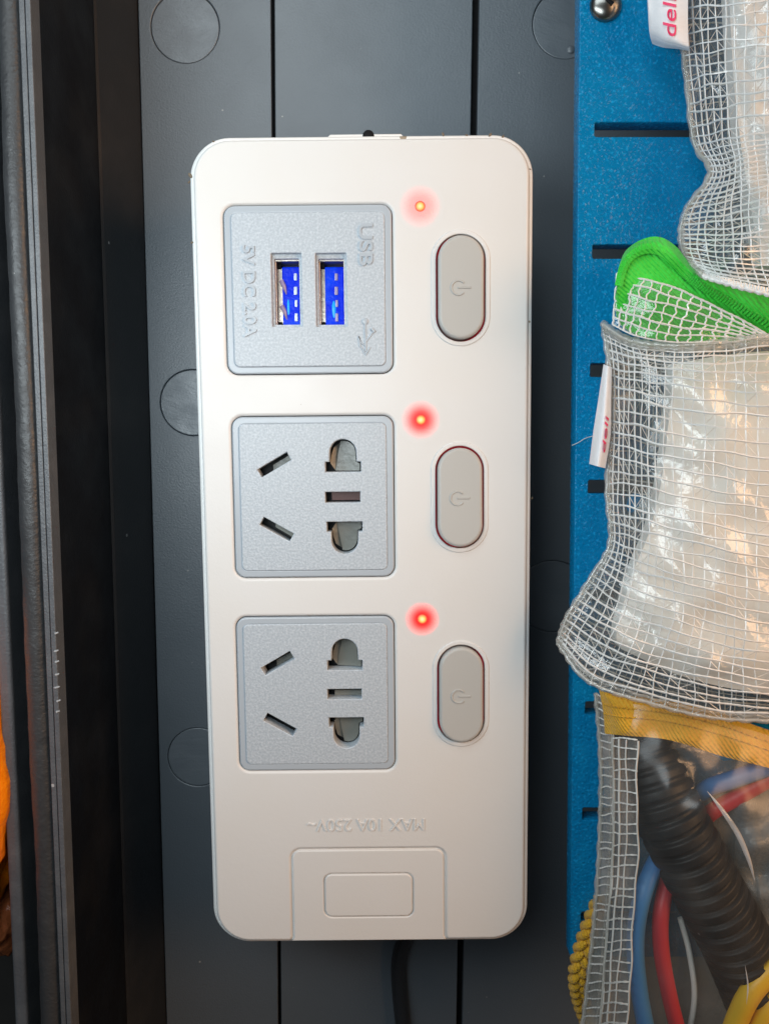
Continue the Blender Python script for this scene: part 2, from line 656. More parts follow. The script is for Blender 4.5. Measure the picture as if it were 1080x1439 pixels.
M['green'] = weave("green_zip_tape", (.03, .56, .035), (.05, .66, .06))
M['yellow'] = weave("yellow_zip_tape", (.68, .38, .03), (.62, .32, .02), 4.0)
M['cord'] = weave("yellow_cord", (.66, .37, .02), (.60, .32, .015), 3.2)
M['hose'] = mat("black_corrugated_plastic", (.006, .006, .007), .5, spec=.25, bumps=((30, .8),), dust=(26, 2.0, .3, (.12, .12, .12)))
M['bluec'] = mat("blue_cable_jacket", (.045, .17, .40), .45, spec=.35)
M['redc'] = mat("red_cable_jacket", (.38, .022, .032), .45, spec=.35)
M['yelc'] = mat("yellow_cable_jacket", (.66, .40, .015), .4, spec=.4)
M['orange'] = mat("orange_plastic_film", (1.0, .26, .006), .25, spec=.5, bumps=((24, 4), (8, 1)), sss=.3)
M['brown'] = mat("brown_plastic_film", (.50, .15, .055), .2, spec=.6, bumps=((20, 5), (7, 1)))
M['cable'] = mat("black_cable_jacket", (.022, .024, .027), .3, spec=.5, bumps=((8, .8),))


def blue_paint():
    mt, nt, b = new_mat("blue_textured_paint")
    v = node(nt, 'ShaderNodeTexVoronoi', feature='SMOOTH_F1')
    v.inputs['Scale'].default_value = 1 / (4.2 * S)
    v.inputs['Smoothness'].default_value = .6
    nt.links.new(coords(nt), v.inputs['Vector'])
    b.inputs['Base Color'].default_value = (.006, .155, .40, 1)
    nt.links.new(mixc(nt, ramp(nt, noise_tex(nt, 4.4, 1), .56, .74), mixc(nt, ramp(nt, noise_tex(nt, 30, 3), .4, .7), (.0015, .165, .37), (.003, .19, .41)), (.008, .27, .56)), b.inputs['Base Color'])  # lighter flecks paint glints into the blue base colour
    b.inputs['Roughness'].default_value = .18
    b.inputs['Specular IOR Level'].default_value = .22
    bump(nt, b, [(v.outputs['Distance'], .8), (noise_tex(nt, 3.6, 1), .9)])
    return mt


M['blue'] = blue_paint()

# ------------------------------------------------------------------ setting
mb = MB()
mb.box(-9000, 9000, -9000, 9000, -80, -60)
tag(add("table_surface", mb.mesh("table_surface"), M['table']), "dark table top under the tool case", kind="structure")

# ------------------------------------------------------------------ tool case
case = thing("tool_case", "open black plastic tool case holding the power strip, seen from above", "tool case", (0, -150, 0))
CY = -150   # origin of the case in y
Y0, Y1 = -1500 - CY, 1150 - CY


def cplate(name, outer, holes, z0, z1, bev, material, parent):
    sh = lambda P: [(x, y - CY) for x, y in P]
    return add(name, plate(name, sh(outer), [sh(h) for h in holes], z0, z1, bev), material, parent)


plugs = [(260, 38, 46), (271, 566, 46), (278, 1064, 44), (795, 33, 45), (776, 838, 52)]
pl = [(at1(x, y, 0), r * 1361 / 1081 * .985) for x, y, r in plugs]
G1, G2, GB = -187, 153, 4
g1 = lambda y: G1 - (734 - y) * .0062
g2 = lambda y: G2 - (734 - y) * .0062
bounds = [(lambda y: -412, lambda y: g1(y) - 3), (lambda y: g1(y) + 3, lambda y: g2(y) - 5.5), (lambda y: g2(y) + 5.5, lambda y: 1100)]
for k, (lo, hi) in enumerate(bounds):
    outer = [(lo(-1500), -1500), (hi(-1500), -1500), (hi(1150), 1150), (lo(1150), 1150)]
    holes = [disc(p.x, p.y, r + .7, 64) for p, r in pl if lo(0) < p.x < hi(0)]
    cplate("floor_panel", outer, holes, -18, 0, 1.6, M['case'], case)
for p, r in pl:
    q = add("round_plug", plate("round_plug", disc(0, 0, r, 64), [], -16, -1.5, 1.5), M['plug'], case, (p.x, p.y - CY, 0), rot=(0, 0, random.uniform(-.4, .4)))
    if p.y > 500 and p.x > 0:
        b_ = MB()
        b_.ball((22, -36, -1.5), 7, 12, 6, True, 4)
        add("moulding_nub", b_.mesh("moulding_nub"), M['plug'], q)
mb = MB()
mb.box(-520, 1150, Y0, Y1, -58, -18.5)
add("base_shell", mb.mesh("base_shell"), M['black'], case)
# side wall: lower draft, small ledge, upper wall
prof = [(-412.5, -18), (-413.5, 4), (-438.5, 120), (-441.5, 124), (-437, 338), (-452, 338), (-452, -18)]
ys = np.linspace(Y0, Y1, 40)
for nm, pf, mm in (("lower_wall", prof[:4] + [(-452, 124), (-452, -18)], M['wall_lit']), ("upper_wall", [(-441.8, 124.5), prof[4], (-452, 338), (-452, 124.5)], M['wall'])):
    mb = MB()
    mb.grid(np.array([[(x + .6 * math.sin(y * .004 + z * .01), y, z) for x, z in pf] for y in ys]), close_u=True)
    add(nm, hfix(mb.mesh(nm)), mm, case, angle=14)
# rim: two flat strips with a seam, rubber roll, gap, outer lip
for xa, xb, zt in ((-441.4, -434.6, 362), (-449.6, -442.6, 361)):
    add("rim_strip", bevel_box("rim_strip", xa, xb, Y0, Y1, 336, zt, 1.3), M['rail'], case)
mb = MB()
pts = [(-466 + .8 * math.sin(y * .011), y, 346 + .7 * math.sin(y * .017)) for y in np.linspace(Y0, Y1, 160)]
mb.tube(pts, [16.0 + .35 * math.sin(i * 1.9) + .25 * math.sin(i * .53) for i in range(160)], 24)
add("rubber_seal", mb.mesh("rubber_seal"), M['gasket'], case, angle=60)
mb = MB()
mb.box(-484, -451, Y0, Y1, 200, 334)
add("rim_channel", mb.mesh("rim_channel"), M['black'], case)
add("outer_lip", bevel_box("outer_lip", -526, -508, Y0, Y1, -50, 338, 6, 4), M['rail'], case)
mb = MB()
mb.box(-508, -484, Y0, Y1, 100, 200)
add("lip_web", mb.mesh("lip_web"), M['black'], case)
# nick in the rim
for (x, y, w) in ((81, 966, 5.5), (80, 930, 3), (79, 915, 3.4), (80, 948, 2.6), (82, 985, 2.5), (81, 1000, 2.2), (79, 890, 2)):
    p = at1(x, y, 361)
    b_ = MB()
    b_.tube([(p.x - w, p.y - CY - .5, 361.3), (p.x - w * .3, p.y - CY, 362.4), (p.x + 3.2, p.y - CY + 1.2, 361.0)], [.5, 1.5, 1.0], 6)
    add("rim_nick", b_.mesh("rim_nick"), mat("scuffed_plastic", (.30, .31, .32), .5) if "scuffed_plastic" not in bpy.data.materials else bpy.data.materials["scuffed_plastic"], case)

# ------------------------------------------------------------------ power strip
SO = Vector((-26.2, -167.0, 0))
SA = R(.56)
strip = thing("power_strip", "white power strip with two blue USB ports, two grey sockets and three buttons", "power strip", SO, SA)
ZT = 280


def L(px, py, z=ZT):
    p = at1(px, py, z) - SO
    c, s_ = math.cos(-SA), math.sin(-SA)
    return Vector((p.x * c - p.y * s_, p.x * s_ + p.y * c, z))


def lbox(x0, y0, x1, y1, z=ZT):
    """photo box -> strip-local extents"""
    ym, xm = (y0 + y1) / 2, (x0 + x1) / 2
    return L(x0, ym, z).x, L(xm, y1, z).y, L(x1, ym, z).x, L(xm, y0, z).y


HW, HH = 234, 579.5
# panel boxes
usb = lbox(317, 288, 551, 525)
s2 = lbox(329.5, 586, 552, 810)
s3 = lbox(333.5, 866, 555, 1083)
PW = ((s2[2] - s2[0]) + (s3[2] - s3[0])) / 2 / 2
PH = ((s2[3] - s2[1]) + (s3[3] - s3[1])) / 2 / 2
c2 = ((s2[0] + s2[2]) / 2, (s2[1] + s2[3]) / 2)
c3 = ((s3[0] + s3[2]) / 2, (s3[1] + s3[3]) / 2)
cu_ = ((usb[0] + usb[2]) / 2, (usb[1] + usb[3]) / 2)
UW, UH = (usb[2] - usb[0]) / 2, (usb[3] - usb[1]) / 2
btn = [lbox(614, 331, 680, 478), lbox(614, 630, 677, 767), lbox(616.5, 907, 678, 1042)]
BW = sum(b[2] - b[0] for b in btn) / 6
BH = sum(b[3] - b[1] for b in btn) / 6
bc = [((b[0] + b[2]) / 2, (b[1] + b[3]) / 2) for b in btn]
leds = [L(590, 290), L(591, 590), L(593, 870)]
hx0, hy0 = L(411, 1250).x, -HH
hx1, hy1 = L(624, 1250).x, L(515, 1194).y

OUT = 6.0     # the lower lip shows this far outside the upper shell
w, h = HW - OUT, HH - OUT
outer = []
rad = 50
for cx, cy, a0 in ((w - rad, h - rad, 0), (-w + rad, h - rad, 90), (-w + rad, -h + rad, 180)):
    for i in range(13):
        a = R(a0 + 90 * i / 12)
        outer.append((cx + rad * math.cos(a), cy + rad * math.sin(a)))
g = 1.0
outer += [(hx0 - g - 3, -h), (hx0 - g, -h + 6)]
for i in range(7):
    a = R(180 - 90 * i / 6)
    outer.append((hx0 - g + 14 + 14 * math.cos(a), hy1 + g - 14 + 14 * math.sin(a)))
for i in range(7):
    a = R(90 - 90 * i / 6)
    outer.append((hx1 + g - 14 + 14 * math.cos(a), hy1 + g - 14 + 14 * math.sin(a)))
outer += [(hx1 + g, -h + 6), (hx1 + g + 3, -h)]
for i in range(13):
    a = R(270 + 90 * i / 12)
    outer.append((w - rad + rad * math.cos(a), -h + rad + rad * math.sin(a)))
pill = lambda cx, cy, a, b: rrect(cx - a, cy - b, cx + a, cy + b, a - .01, 12)
holes = [rrect(cu_[0] - UW - 1, cu_[1] - UH - 1, cu_[0] + UW + 1, cu_[1] + UH + 1, 16)]
holes += [rrect(c[0] - PW - 1, c[1] - PH - 1, c[0] + PW + 1, c[1] + PH + 1, 16) for c in (c2, c3)]
holes += [pill(c[0], c[1], BW + 2.5, BH + 2.5) for c in bc]
holes += [disc(p.x, p.y, 28, 48) for p in leds]
add("upper_shell", plate("upper_shell", outer, holes, 266, ZT, 4.4, 4), M['shell'], strip)
add("lower_shell", plate("lower_shell", rrect(-HW, -HH, HW, HH, 55, 14), [rrect(-HW + 14, -HH + 14, HW - 14, HH - 14, 42, 14)], 2, 273, 3.5, 3), M['lip'], strip)
add("dark_inner_block", plate("dark_inner_block", rrect(-HW + 15, -HH + 15, HW - 15, HH - 15, 40), [], 190, 236, 1), M['inner'], strip)  # added dark block, keeps the holes dark where white shell would show
# knocks and stains along the rim
chip_m = mat("knocked_edge", (.16, .12, .08), .6)
for px, py, r_ in ((268, 247, 4.5), (266, 256, 2.5), (622, 189, 3), (655, 190, 2.2), (688, 190, 3.4), (706, 192, 2.6), (300, 199, 2), (744, 238, 2), (270, 341, 2.4), (747, 700, 2)):
    p_ = L(px, py, 272)
    b_ = MB()
    b_.ball((0, 0, 0), r_, 7, 4, False, .9)
    o_ = add("edge_chip", b_.mesh("edge_chip"), chip_m, strip, (p_.x, p_.y, 272.6), rot=(0, 0, px * .7))
    o_.scale = (1, .55, 1)
# cable hatch at the foot
add("hatch_cover", plate("hatch_cover", [(hx0 + g - 3, -h), (hx0 + g, -h + 6)] + [(hx0 + g + 12 + 12 * math.cos(R(180 - 15 * i)), hy1 - g - 12 + 12 * math.sin(R(180 - 15 * i))) for i in range(7)]
    + [(hx1 - g - 12 + 12 * math.cos(R(90 - 15 * i)), hy1 - g - 12 + 12 * math.sin(R(90 - 15 * i))) for i in range(7)] + [(hx1 - g, -h + 6), (hx1 - g + 3, -h)],
    [rrect(*[a + b for a, b in zip(lbox(455, 1227, 581, 1289), (0, 0, 0, 0))], 12)], 267, ZT, 1.6, 3), M['shell'], strip)
hb = lbox(455, 1227, 581, 1289)
add("hatch_pad", plate("hatch_pad", rrect(hb[0] + 1.8, hb[1] + 1.8, hb[2] - 1.8, hb[3] - 1.8, 10.5), [], 267, ZT + .6, 1.8, 3), M['shell'], strip)
mb = MB()
mb.box(hx0 - 8, hx1 + 8, -h + 1, hy1 + 8, 258, 277)
add("hatch_seat", mb.mesh("hatch_seat"), M['shell'], strip)
p = L(516, 1159)
add("rating_text", text_mesh("rating_text", "MAX 10A 250V~", 172, 18, ZT - .4, ZT + 1.5, rot=math.pi, center=(p.x - 2, p.y)), M['shell'], strip)
# mounting tab at the head
a_, b_ = L(452, 186).x, L(574, 186).x
add("mounting_tab", plate("mounting_tab", [(a_ + 10, HH + 6.5), (b_ - 10, HH + 6.5), (b_, HH - 3), (a_, HH - 3)], [], 240, 262, 1.5), M['lip'], strip)
p = L(517, 183)
b_ = MB()
b_.ball((p.x, HH + 4, 262), 8, 14, 6, True, 2.5)
add("cord_exit", b_.mesh("cord_exit"), M['black'], strip)


def panel(name, c, W, H, face_holes):
    """frame + face; returns the face part"""
    rim = add(name, plate(name, rrect(-W, -H, W, H, 15), [rrect(-W + 10.5, -H + 10.5, W - 10.5, H - 10.5, 8)], 258, ZT + .2, 2.2, 3), M['border'], strip, (c[0], c[1], 0))
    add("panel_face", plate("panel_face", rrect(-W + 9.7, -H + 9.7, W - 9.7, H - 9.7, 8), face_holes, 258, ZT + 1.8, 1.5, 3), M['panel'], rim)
    return rim


# USB panel
ub = [lbox(382, 356, 424, 459), lbox(444, 356, 487, 459)]
uh = [rrect(b[0] - cu_[0], b[1] - cu_[1], b[2] - cu_[0], b[3] - cu_[1], 1.5, 3) for b in ub]
pu = panel("usb_panel", cu_, UW, UH, uh)
for txt, nm, px, y0, y1, hgt, nmx in (("USB", "panel_lettering", 514, 315, 374, 19, 0), ("5V DC 2.0A", "panel_lettering", 351, 345, 474, 17, 0)):
    a, b = L(px, y0), L(px, y1)
    add(nm, text_mesh(nm, txt, a.y - b.y, hgt, ZT + 1.4, ZT + 3.8, weight=1.6, rot=-math.pi / 2, center=((a.x + b.x) / 2 - cu_[0], (a.y + b.y) / 2 - cu_[1])), M['border'], pu)
# trident symbol
q = lambda x, y: tuple(Vector((L(x, y).x - cu_[0], L(x, y).y - cu_[1], ZT + 1.8)))
mb = MB()
mb.tube([q(513, 452), q(514, 494)], 1.6, 6)
mb.tube([q(514, 486), q(507, 482), q(504, 473), q(506, 488)], 1.4, 6)
mb.tube([q(514, 480), q(520, 473), q(524, 466)], 1.4, 6)
mb.ball(q(513, 452), 5.0, 12, 4, True, 1.6)
mb.tube([q(508, 488), q(514, 499), q(520, 488)], 1.3, 6)
mb.tube([q(522, 462), q(526, 467)], 2.6, 6)
add("usb_symbol", mb.mesh("usb_symbol"), M['border'], pu)
for k, b in enumerate(ub):
    x0, y0, x1, y1 = b[0] - cu_[0], b[1] - cu_[1], b[2] - cu_[0], b[3] - cu_[1]
    # collar of the recess, metal sleeve, blue tongue
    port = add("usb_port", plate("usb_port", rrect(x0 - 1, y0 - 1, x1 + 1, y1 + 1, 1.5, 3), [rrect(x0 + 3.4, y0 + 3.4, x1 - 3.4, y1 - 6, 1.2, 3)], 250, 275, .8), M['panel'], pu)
    tx0, tx1 = (x0 + 12, x1 - 4.2) if k == 0 else (x0 + 11, x1 - 4.2)
    ty0, ty1 = y0 + 4, y1 - 14
    add("metal_sleeve", plate("metal_sleeve", rrect(x0 + 2.8, y0 + 2.8, x1 - 2.8, y1 - 5.4, 1.5, 3), [rrect(x0 + 5, y0 + 4.4, x1 - 4.4, y1 - 8, 1, 3)], 240, 268, .4), M['metal'], port)
    mb = MB()
    mb.box(x0 + 4.5, tx0, y0 + 8, y1 - 15, 240, 255)
    add("spring_clip", mb.mesh("spring_clip"), M['metal'], port)
    for yy in (y1 - 12, y0 + 7):
        g_ = bevel_box("black_gap_block", x0 + 5, x0 + 10.5, yy - 4, yy + 3, 250, 257, .6, 2)
        add("black_gap_block", g_, M['black'], port)  # solid black block painted as the shade of a gap
    t = add("usb_tongue", bevel_box("usb_tongue", tx0, tx1, ty0, ty1, 236, 262, 2.2), M['tongue'], port)
    # contact pads on the tongue
    n = 4
    for i in range(n):
        cy = ty0 + 12 + i * (ty1 - ty0 - 26) / (n - 1)
        cx = tx1 - 6 if k == 0 else tx1 - 11
        b1 = bevel_box("contact_pad", cx - 2.2 + .5 * math.sin(i * 2.1), cx + 2.2, cy - 5.6 - .8 * math.cos(i * 3), cy + 4.8, 262.1, 263.2, .9, 2)
        add("contact_pad", b1, M['contact'] if k == 0 else M['contact_pink'], port)
    if k == 0:
        for cy in (ty1 - 27, ty0 + 19):
            mb = MB()
            mb.tube([(tx0 - 1, cy + 8, 262), (tx0 + 3, cy, 264), (tx0 + 6, cy - 12, 261)], [3.4, 3.2, .6], 8)
            add("spring_finger", mb.mesh("spring_finger"), M['contact_pink'], port)
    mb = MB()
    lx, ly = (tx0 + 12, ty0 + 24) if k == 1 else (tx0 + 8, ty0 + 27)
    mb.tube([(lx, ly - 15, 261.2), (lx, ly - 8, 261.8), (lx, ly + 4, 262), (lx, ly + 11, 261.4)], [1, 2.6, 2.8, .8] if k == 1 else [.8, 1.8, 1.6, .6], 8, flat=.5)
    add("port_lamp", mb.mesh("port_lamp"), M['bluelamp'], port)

# socket panels
def slot(cx, cy, ln, wd, ang):
    c, s_ = math.cos(ang), math.sin(ang)
    return [(cx + a * ln / 2 * c - b * wd / 2 * s_, cy + a * ln / 2 * s_ + b * wd / 2 * c) for a, b in ((-1, -1), (1, -1), (1, 1), (-1, 1))]


def rel(px, py):
    p = L(px, py)
    return p.x - c2[0], p.y - c2[1]


def dome(px, py, up):
    x, y = rel(px, py)
    sg = 1 if up else -1
    P = [(-25, 0), (25, 0), (25, 14), (19, 14)]
    top = 27
    P += [(18.5 * math.cos(R(10 * i)), top + 18.5 * math.sin(R(10 * i))) for i in range(0, 19)]
    P += [(-19, 14), (-25, 14)]
    return [(x + a, y + sg * b) for a, b in (P if up else P[::-1])]


sl = [(*rel(385.5, 653), 48, 12.5, R(30)), (*rel(389, 743.5), 48, 12.5, R(-30))]
ctr = rel(481.5, 698.5)
fh = [slot(*s_) for s_ in sl] + [slot(*ctr, 49, 15, 0), dome(482, 663, True), dome(484, 733, False)]
p2 = panel("socket_panel", c2, PW, PH, fh)


def shutter(name, pts, z0, z1, material, parent):
    """a sloped block: pts lower outline, tops lifted towards the right"""
    mb = MB()
    n = len(pts)
    xs = [p[0] for p in pts]
    for x, y in pts:
        mb.v.append((x, y, z0 - 20))
    for x, y in pts:
        mb.v.append((x, y, z0 + (z1 - z0) * (x - min(xs)) / (max(xs) - min(xs))))
    for i in range(n):
        j = (i + 1) % n
        mb.f.append((i, j, j + n, i + n))
    mb.f.append(tuple(range(n, 2 * n)))
    return add(name, hfix(mb.mesh(name)), material, parent)


def fill_sockets(pan, variant):
    for (px, py, up) in ((482, 663, True), (484, 733, False)):
        x, y = rel(px, py)
        sg = 1 if up else -1
        P = [(-12, 1), (23, 1), (23, 11), (17.5, 14)] + [(17 * math.cos(R(15 * i)), 26.5 + 17 * math.sin(R(15 * i))) for i in range(0, 8)] + [(-8, 24)]
        P = [(x + a, y + sg * b) for a, b in P]
        shutter("safety_shutter", P if up else P[::-1], 259, 266, M['shutter'], pan)
        P = [(-12, 1.5), (-8, 24), (-6, 40), (-14, 34), (-17.5, 22), (-19, 12)]
        P = [(x + a, y + sg * b) for a, b in P]
        shutter("safety_shutter", P if up else P[::-1], 262, 255, M['shutter'], pan)
    for i, (cx, cy, ln, wd, an) in enumerate(sl):
        sg = 1 if i == 0 else -1
        if variant == 1 and i == 1:
            continue
        c, s_ = math.cos(an), math.sin(an)
        Q = [(-8, -sg * 6), (23.5, -sg * 6), (23.5, sg * 1.5), (-4, sg * 1.5)]
        Q = [(cx + a * c - b * s_, cy + a * s_ + b * c) for a, b in Q]
        shutter("slot_shutter", Q, 262, 266, M['shutter'], pan)
    cx, cy = ctr
    mb = MB()
    if variant == 0:
        mb.box(cx - 17, cx + 24, cy - 6, cy + 6, 238, 256)
        add("earth_contact", mb.mesh("earth_contact"), M['copper'], pan)
    else:
        mb.box(cx - 15, cx + 24, cy - 6.8, cy + 1, 238, 265)
        add("earth_contact", mb.mesh("earth_contact"), M['shutter'], pan)


p3 = dup(p2, strip, (c3[0] - c2[0], c3[1] - c2[1], 0))
fill_sockets(p2, 0)
fill_sockets(p3, 1)

# buttons
for k, c in enumerate(bc):
    tilt = (R(-.3), R(-2.6), R(-1.4))[k]
    if k == 0:
        bz = add("button_bezel", plate("button_bezel", pill(0, 0, BW + 8.5, BH + 8.5), [pill(0, 0, BW + 2.2, BH + 2.2)], ZT - 4, ZT + 1.6, 1.5, 3), M['shell'], strip, (c[0], c[1], 0))
        bt = add("power_button", plate("power_button", pill(0, 0, BW - .6, BH - .6), [], -26, 9, 4.5, 5), M['button'], strip, (c[0], c[1], ZT), rot=(tilt, 0, 0))
        mb = MB()
        arc = [(-4 + 9.5 * math.cos(R(a)), -1 + 9.5 * math.sin(R(a)), 9.0) for a in range(42, 319, 12)]
        mb.tube(arc, 1.5, 6)
        mb.tube([(-4, -1, 9.0), (13, -1, 9.0)], 1.5, 6)
        add("power_symbol", mb.mesh("power_symbol"), M['button'], bt)
    else:
        dup(bz, strip, (c[0] - bc[0][0], c[1] - bc[0][1], 0))
        q_ = dup(bt, strip, (c[0] - bc[0][0], c[1] - bc[0][1], 0))
        q_.rotation_euler.x = tilt
    mb = MB()
    mb.box(c[0] - BW - 6, c[0] + BW + 6, c[1] - BH - 6, c[1] + BH + 6, 237, 241)
    add("neon_lamp", mb.mesh("neon_lamp"), M['neon'], strip)
# indicator lamps: a thin red-passing window in the shell with a lamp right behind it
def lens_mat(most=.85, reach=29):
    mt, nt, b = new_mat("lamp_window")
    out = nt.nodes["Material Output"]
    tl = node(nt, 'ShaderNodeBsdfTranslucent')
    tl.inputs[0].default_value = (1, .10, .10, 1)
    b.inputs['Base Color'].default_value = (.655, .65, .64, 1)
    b.inputs['Roughness'].default_value = .44
    ln = node(nt, 'ShaderNodeVectorMath', operation='LENGTH')
    nt.links.new(coords(nt), ln.inputs[0])
    mr = node(nt, 'ShaderNodeMapRange', interpolation_type='SMOOTHSTEP')     # the plastic is thinnest at the middle
    nt.links.new(ln.outputs['Value'], mr.inputs[0])
    mr.inputs[1].default_value, mr.inputs[2].default_value = 7 * S, reach * S
    mr.inputs[3].default_value, mr.inputs[4].default_value = most, .0
    mx = node(nt, 'ShaderNodeMixShader')
    nt.links.new(mr.outputs[0], mx.inputs[0])
    nt.links.new(b.outputs[0], mx.inputs[1])
    nt.links.new(tl.outputs[0], mx.inputs[2])
    nt.links.new(mx.outputs[0], out.inputs[0])
    return mt


LENS = (lens_mat(.40, 31), lens_mat(.9, 29), lens_mat(.95, 27))
for k, p in enumerate(leds):
    mb = MB()
    mb.v = [(x, y, 0) for x, y in disc(0, 0, 33.5, 48)] + [(x, y, 0) for x, y in disc(0, 0, 7.0, 48)]
    mb.f = [(i, (i + 1) % 48, 48 + (i + 1) % 48, 48 + i) for i in range(48)]
    o = add("lamp_window", mb.mesh("lamp_window"), LENS[k], strip, (p.x, p.y, ZT + .15), angle=None)
    mb = MB()
    mb.ball((0, 0, -16), 6.5, 16, 8)
    add("red_lamp", mb.mesh("red_lamp"), M['led'], o)
    mb = MB()
    mb.ball((0, 0, -1.2), 7.2, 24, 8, True, 2.6)
    add("lamp_core", mb.mesh("lamp_core"), M['ledcore'], o)
    add("lamp_well", plate("lamp_well", disc(0, 0, 34, 32), [disc(0, 0, 27.9, 32)], -32, -4, .4), M['shell'], o)
# mains cord leaving the foot of the strip
pts = [(10, -HH + 20, 120), (30, -HH - 10, 118), (50, -HH - 60, 80), (64, -HH - 130, 40), (44, -HH - 230, 18), (58, -HH - 420, 16)]
mb = MB()
mb.tube(smooth_path(pts, 60), 14, 16)
add("mains_cord", mb.mesh("mains_cord"), M['cable'], strip)
mb = MB()
for i in range(5):
    y = -HH - 14 - i * 9
    mb.tube([(36 + i * 2.6, y, 112 - i * 4.5), (36 + i * 2.6, y - 4, 110 - i * 4.5)], 22 - i * 1.2, 20)
add("strain_relief", mb.mesh("strain_relief"), M['cable'], strip)

# ------------------------------------------------------------------ blue slotted panel
PZ = 300
pb = thing("slotted_panel", "blue textured metal panel with a row of black horizontal slots", "metal panel", (540, -150, 0))
sh = lambda P: [(x - 540, y + 150) for x, y in P]
tl, bl_ = at1(814, 0, PZ), at1(801, 1345, PZ)
ext = lambda y: tl.x + (tl.y - y) / (tl.y - bl_.y) * (bl_.x - tl.x)
outer = [(ext(1100), 1100), (ext(bl_.y) + 0, bl_.y), (1000, bl_.y), (1000, 1100)]
holes = []
for x, yy in ((838, 10), (835, 182), (832, 353.5), (829, 520), (826, 684), (824, 838), (822, 995), (818, 1144), (816, 1290)):
    a = at1(x, yy, PZ)
    if yy == 10: continue
    holes.append(rrect(a.x, a.y - 9.2, a.x + 150, a.y + 9.2, 2.4, 3))
sp = at1(850, 8, PZ)
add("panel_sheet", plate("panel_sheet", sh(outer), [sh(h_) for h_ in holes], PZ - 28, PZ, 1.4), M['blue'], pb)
mb = MB()
mb.box(-180, 400, -640, 1200, 40, PZ - 34)
bk = mb
for yy in (900, 200, -500):
    mb2 = MB()
    mb2.tube([(140, yy, 1), (140, yy, PZ - 28)], 40, 20)
    add("standoff", mb2.mesh("standoff"), M['black'], pb)
b_ = MB()
b_.ball((sp.x - 540, sp.y + 150, PZ), 21, 24, 8, True, 13)
scw = add("panel_screw", b_.mesh("panel_screw"), M['screwm'], pb)
b_ = MB()
b_.tube([(sp.x - 560 + 14, sp.y + 150 + 5, PZ + 11), (sp.x - 540 + 6, sp.y + 150 - 5, PZ + 11)], 3.4, 8)
add("screw_slot", b_.mesh("screw_slot"), M['black'], scw)

# ------------------------------------------------------------------ mesh pouches
def zrow(pts, zs):
    return [(p[0], p[1], z) for p, z in zip(pts, zs)]


def local(me_or_mb, name, origin):
    mb = me_or_mb
    mb.v = [(a[0] - origin[0], a[1] - origin[1], a[2] - origin[2]) for a in mb.v]
    return mb.mesh(name)


def threads(net, nu, nv, seed, r1=1.35, r2=.95, u0=0, u1=1, v0=0.0, v1=1.0, lift=1.0, diag=0.0, rows=None, dens=1.0, mb=None, slack=.10):
    rg = np.random.default_rng(seed)
    mb = mb or MB()
    vs_ = np.linspace(v0, v1, nv)
    us_ = np.linspace(u0, u1, nu)
    n = int(70 * dens)
    for v in vs_:
        dv = (v1 - v0) / nv
        t = np.linspace(u0, u1, n)
        ph = rg.uniform(0, 6.28, 3)
        wob = dv * slack * (np.sin(t * 13 + ph[0]) + .5 * np.sin(t * 31 + ph[1])) + dv * rg.uniform(-.12, .12)
        P = net.pos(t, np.clip(v + wob, 0, 1), lift)
        mb.tube(P, r1 * rg.uniform(.85, 1.2) * np.clip(1 + .25 * np.sin(t * 180 + ph[2]), .6, 2), 4, cap=False)
    for u in us_:
        du = (u1 - u0) / nu
        t = np.linspace(v0, v1, n)
        ph = rg.uniform(0, 6.28, 3)
        wob = du * .10 * (np.sin(t * 19 + ph[0]) + .6 * np.sin(t * 47 + ph[1]))
        P = net.pos(np.clip(u + wob, 0, 1), t, lift - .6)
        mb.tube(P, r2 * rg.uniform(.8, 1.2), 4, cap=False)
    if diag:
        for i in range(nv - 1):
            for j in range(nu - 1):
                if rg.random() > diag:
                    continue
                a, b = (us_[j], us_[j + 1])
                if rg.random() < .45:
                    a, b = b, a
                t = np.linspace(0, 1, 4)
                P = net.pos(a + (b - a) * t, vs_[i] + (vs_[i + 1] - vs_[i]) * t, lift - 1)
                mb.tube(P, r2 * .62, 3, cap=False)
    return mb


def edge_hem(net, o, parent, material, along='u0', r=3.0, n=90, v0=0, v1=1, name="hem"):
    t = np.linspace(v0, v1, n)
    mb = MB()
    for off, rr in ((0.0, r), (.018, r * .7)):
        P = net.pos(np.full(n, off), t, 1) if along == 'u0' else net.pos(t, np.full(n, 1 - off if along == 'v1' else off), 1)
        P = P + np.stack([.9 * np.sin(t * 140), .9 * np.cos(t * 110), .5 * np.sin(t * 90)], 1)
        mb.tube(P, rr, 6)
    return add(name, local(mb, name, o), material, parent, angle=70)


